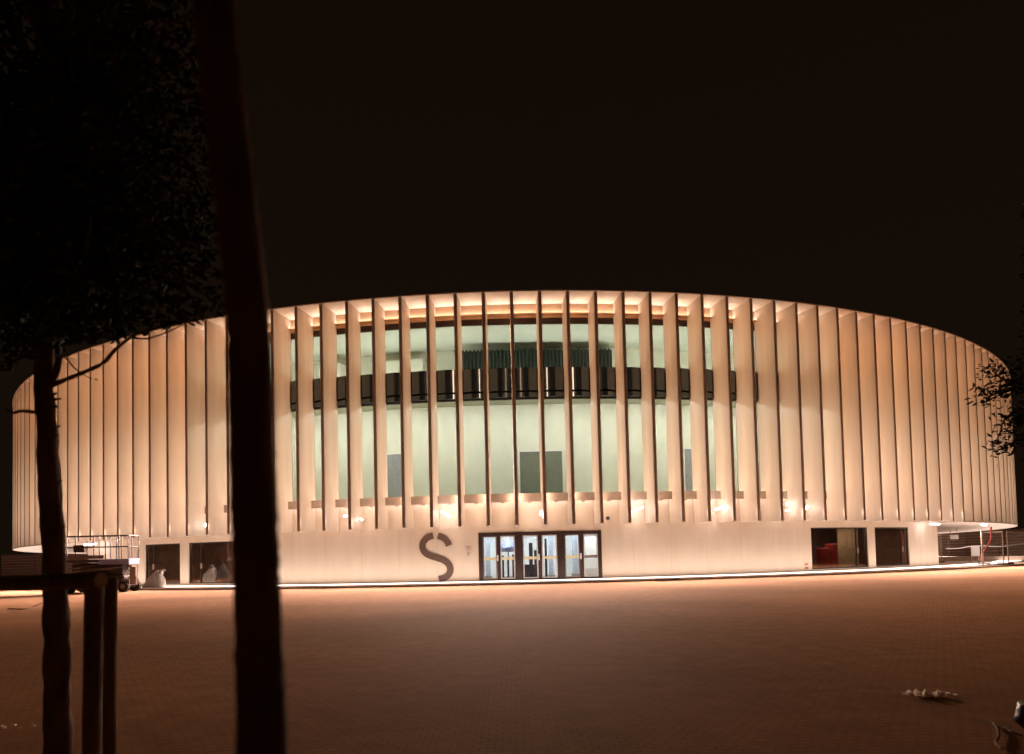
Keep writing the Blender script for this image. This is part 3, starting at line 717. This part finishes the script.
# slim tree on the left
rnd = random.Random(11); random.seed(4)
tree = empty('slim_tree', Vector((at_depth(56, 900, 3.0).x, at_depth(56, 900, 3.0).y, 0)))
inv = Matrix.Translation(-tree.location)
def kid(name, b, m, parent, smooth=False):
    bmesh.ops.transform(b, matrix=Matrix.Translation(-parent.location), verts=b.verts); return link(name, b, m, parent, smooth)
D = 3.0
g = at_depth(57, 754, D)
pts = [(g.x, g.y, 0)] + [tuple(at_depth(x, y, D)) for x, y in ((58, 754), (57, 700), (57, 640), (55, 590), (53, 540), (49, 480), (47, 430), (44, 390), (45, 350), (50, 300), (58, 230), (66, 150), (78, 60), (90, -40))]
pp = spline(pts, 4); rr = [.062-.042*i/len(pp) for i in range(len(pp))]
b = bmesh.new(); tube(b, pp, rr, 14, .10)
def twig(P, r0_, r1_, n=5, d=D):
    q = spline([tuple(at_depth(x, y, d)) for x, y in P], n); tube(b, q, [r0_+(r1_-r0_)*i/len(q) for i in range(len(q))], 7, .12)
twig([(50, 386), (62, 381), (80, 374), (103, 363), (115, 350), (133, 336), (155, 329), (180, 322), (205, 312)], .011, .004)
twig([(133, 338), (150, 338), (172, 330), (188, 322)], .005, .002); twig([(64, 356), (78, 371), (92, 379)], .004, .002); twig([(95, 379), (98, 380)], .003, .002)
twig([(46, 413), (34, 412), (20, 411), (13, 413), (6, 409)], .010, .005); twig([(49, 386), (56, 372), (60, 357)], .018, .012)
twig([(57, 545), (60, 540)], .012, .008)
for k in range(16):
    y = rnd.uniform(390, 600); x = 47+(y-390)*.045; s_ = rnd.choice((-1, 1)); e = (x+s_*rnd.uniform(9, 13), y-rnd.uniform(1, 5)); twig([(x, y), e], .007, .004, 2)
for y in (230, 180, 120, 60, 0):
    for s_ in (-1, 1):
        x = 58+(230-y)*.11; twig([(x, y), (x+s_*50, y-45), (x+s_*rnd.uniform(80, 130), y-rnd.uniform(30, 90))], .014, .004)
kid('trunk', b, m_bark, tree, True)
b = bmesh.new(); br = bmesh.new()
def keep_l(p):
    x, y = px_of(p)
    if x < 13: return y < 372+5*sin(x)
    return y < 361-.205*(x-40)-4-6*abs(sin(x*.11)) and x < 222
c0 = at_depth(85, 120, 3.0)
crown(b, br, c0, (.75, .7, 1.35), 420, 26, .034, keep_l, rnd, at_depth(66, 150, D))
crown(b, br, at_depth(20, 250, 3.0), (.5, .5, .75), 200, 26, .034, keep_l, rnd, at_depth(50, 300, D))
for x, y in ((188, 318), (192, 324), (196, 322), (162, 325), (150, 328), (178, 325), (112, 342)): leaf(b, at_depth(x, y, D), .022, rnd)
kid('crown', b, m_leaf, tree); kid('branches', br, m_bark, tree)
tag(tree, 'slim dark tree with knobbly trunk tied between wooden stakes', 'tree')

# close trunk in front
random.seed(9)
def near_tree():
    d = .95
    base = at_depth(262, 754, d)
    o = empty('near_tree', (base.x, base.y, 0))
    P = [(base.x+.01, base.y, 0)] + [tuple(at_depth(x, y, d)) for x, y in ((262.5, 754), (260.5, 690), (258, 620), (256, 560), (254, 500), (252, 430), (250, 370), (247, 310), (238, 220), (226, 120), (216, 20), (208, -80))]
    q = spline(P, 9); W = []
    for i in range(len(q)): W.append(.036-.006*min(1, i/len(q)*1.5)+.0007*sin(i*.9)+random.uniform(-.0005, .0005))
    W[0] = .045
    b = bmesh.new(); tube(b, q, W, 22, .05)
    tops = Vector(q[-1])
    for k in range(9):
        a = k*2.4; e = tops+Vector((cos(a)*.5, sin(a)*.5, .6+.1*k)); tube(b, [tops+Vector((0, 0, -.02+.0*k)), tops.lerp(e, .5)+Vector((0, 0, .1)), e], [.014, .009, .004], 6)
    bmesh.ops.transform(b, matrix=Matrix.Translation(-o.location), verts=b.verts); link('trunk', b, m_bark, o, True)
    b = bmesh.new(); r_ = random.Random(3)
    def kp(p): return px_of(p)[1] < -25
    crown(b, b, tops+Vector((0, 0, .9)), (.7, .7, .7), 130, 14, .035, kp, r_)
    bmesh.ops.transform(b, matrix=Matrix.Translation(-o.location), verts=b.verts); link('crown', b, m_leaf, o)
    tag(o, 'out of focus dark trunk standing closest, crossing the whole view', 'tree')
near_tree()

# tree on the right whose branch hangs into view
def right_tree():
    d = 8.0; base = on_ground(1085, 646); o = empty('leafy_tree', (base.x, base.y, 0)); r_ = random.Random(21)
    b = bmesh.new(); fwd = (base-CAM).dot(fw); top = at_depth(1088, 300, fwd)
    tube(b, spline([tuple(base), tuple(at_depth(1082, 560, fwd)), tuple(at_depth(1085, 430, fwd)), tuple(top)], 5), [.09-.003*i for i in range(16)], 12, .06)
    L = bmesh.new()
    def spray(P, w_):
        q = spline([tuple(at_depth(x, y, fwd)) for x, y in P], 6); tube(b, q, [.02*(1-i/len(q))+.003 for i in range(len(q))], 6)
        for i, p in enumerate(q[len(q)//4:]):
            for k in range(w_): leaf(L, Vector(p)+Vector((r_.gauss(0, .075), r_.gauss(0, .08), r_.gauss(0, .06))), .04*r_.uniform(.6, 1.1), r_)
    spray([(1085, 420), (1050, 392), (1022, 388), (1004, 391), (989, 396), (982, 394)], 12)
    spray([(1050, 392), (1022, 384), (1005, 380), (994, 372), (992, 366)], 9)
    spray([(1085, 430), (1045, 412), (1022, 410), (1006, 418), (1000, 432), (996, 446)], 6); spray([(1085, 445), (1045, 440), (1024, 438), (1008, 445), (1000, 449)], 8)
    spray([(1085, 410), (1045, 380), (1024, 374), (1016, 366)], 8); spray([(1085, 430), (1050, 420), (1025, 416), (1012, 424)], 12)
    crown(L, b, at_depth(1090, 330, fwd), (1.0, 1.0, 2.2), 160, 26, .045, lambda p: px_of(p)[0] > 1021, r_)
    for m_, nm, q in ((m_bark, 'trunk', b), (m_leaf2, 'crown', L)):
        bmesh.ops.transform(q, matrix=Matrix.Translation(-o.location), verts=q.verts); link(nm, q, m_, o)
    tag(o, 'leafy tree at the right edge with a hanging branch', 'tree')
right_tree()

# tree guard: two stakes and a half-round rail
guard = empty('tree_guard', (at_depth(95, 754, 2.6).x, at_depth(95, 754, 2.6).y, 0))
random.seed(5)
def gk(name, b, m, bev=0): bmesh.ops.transform(b, matrix=Matrix.Translation(-guard.location), verts=b.verts); return link(name, b, m, guard)
for d, P, w_ in ((2.55, ((91.5, 754), (93, 660), (94.5, 575)), .034), (3.0, ((109.5, 754), (110, 660), (110.5, 577)), .029)):
    pts = [at_depth(x, y, d) for x, y in P]; pts.insert(0, Vector((pts[0].x, pts[0].y, 0)))
    b = bmesh.new(); tube(b, spline([tuple(p) for p in pts], 5), w_, 12, .04); gk('stake', b, m_stake)
b = bmesh.new(); e0, e1 = at_depth(-60, 586, 2.75), at_depth(100, 580.5, 2.38)
tube(b, spline([tuple(e0), tuple(e0.lerp(e1, .5)), tuple(e1)], 6), .031, 12, .05); ro = gk('rail', b, m_stake)
b = bmesh.new(); dr = (e1-e0).normalized(); tube(b, [e1+dr*.001, e1+dr*.006], .028, 12); gk('cut_end', b, m_cut)
tag(guard, 'rustic wooden tree guard of round stakes and a rail', 'tree guard')

# ------------------------------------------------------------------ litter and twigs on the ground
def crumple(name, px, py, n, spread, size, lab, m, cat, seed):
    r_ = random.Random(seed); c = on_ground(px, py); b = bmesh.new()
    for k in range(n):                                    # each scrap: a small sheet folded and bent upward
        o3 = Vector((r_.gauss(0, spread), r_.gauss(0, spread*.5), .004)); s = size*r_.uniform(.5, 1.4); a = r_.uniform(0, 6.28); G = {}
        for i in range(4):
            for j in range(4):
                u, v = (i-1.5)*s*.6, (j-1.5)*s*.6
                z = s*(.35+.45*sin(i*1.9+k)+.35*cos(j*2.3+k*2))+r_.uniform(0, s*.35)
                G[i, j] = b.verts.new(o3+Vector((u*cos(a)-v*sin(a)+r_.uniform(-.2, .2)*s, u*sin(a)+v*cos(a)+r_.uniform(-.2, .2)*s, max(0, z))))
        for i in range(3):
            for j in range(3): b.faces.new((G[i, j], G[i+1, j], G[i+1, j+1], G[i, j+1]))
    o = link(name, b, m_paper); o.location = (c.x, c.y, 0); return tag(o, lab, cat)
crumple('litter', 933, 696, 20, .075, .030, 'pale crumpled scraps lying on the dark paving at right', m_litter, 'litter', 2)
crumple('litter', 912, 692, 6, .05, .011, 'few tiny scraps just left of the pale litter', m_litter, 'litter', 6)
crumple('litter', 18, 727, 9, .09, .010, 'faint scraps on the paving at the lower left', m_litter, 'litter', 12)
def ground_twig(P, r_, lab):
    q = [on_ground(x, y) + Vector((0, 0, r_+.01)) for x, y in P]; b = bmesh.new(); tube(b, spline([tuple(p) for p in q], 4), r_, 6, .2)
    h = len(q)//2; tube(b, [q[h], q[h]+Vector((r_*8, r_*10, r_*6))], [r_*.8, r_*.4], 5)
    tag(link('fallen_twig', b, m_bark), lab, 'twig')
ground_twig([(985, 722), (995, 727), (999, 738), (996, 745), (1002, 751)], .008, 'crooked fallen twig on the paving at lower right')
ground_twig([(1000, 727), (1010, 733), (1021, 737)], .006, 'short straight twig next to the crooked one')
ground_twig([(8, 609), (22, 610), (33, 608), (42, 604)], .018, 'long fallen twig lying left of the tree trunk')
# dark plastic bag at the corner
c = on_ground(1047, 730); b = bmesh.new(); bmesh.ops.create_icosphere(b, subdivisions=3, radius=.14)
from mathutils import noise
for v in b.verts:
    n = noise.noise(v.co*14)*.35; v.co = Vector((v.co.x*(1.25+n), v.co.y*(1.1+n), max(-.1, v.co.z*(.9+n))+.1))
o = empty('rubbish_bag', (c.x, c.y, 0)); link('bag', b, m_black, o, True)
b = bmesh.new(); tube(b, [(-.12, -.03, .20), (-.06, -.02, .235), (.0, 0, .24), (.05, .02, .26)], [.012, .024, .024, .01], 8, .3); link('fold', b, m_litter, o)
tag(o, 'small black plastic bag with pale fold at lower right', 'bag')
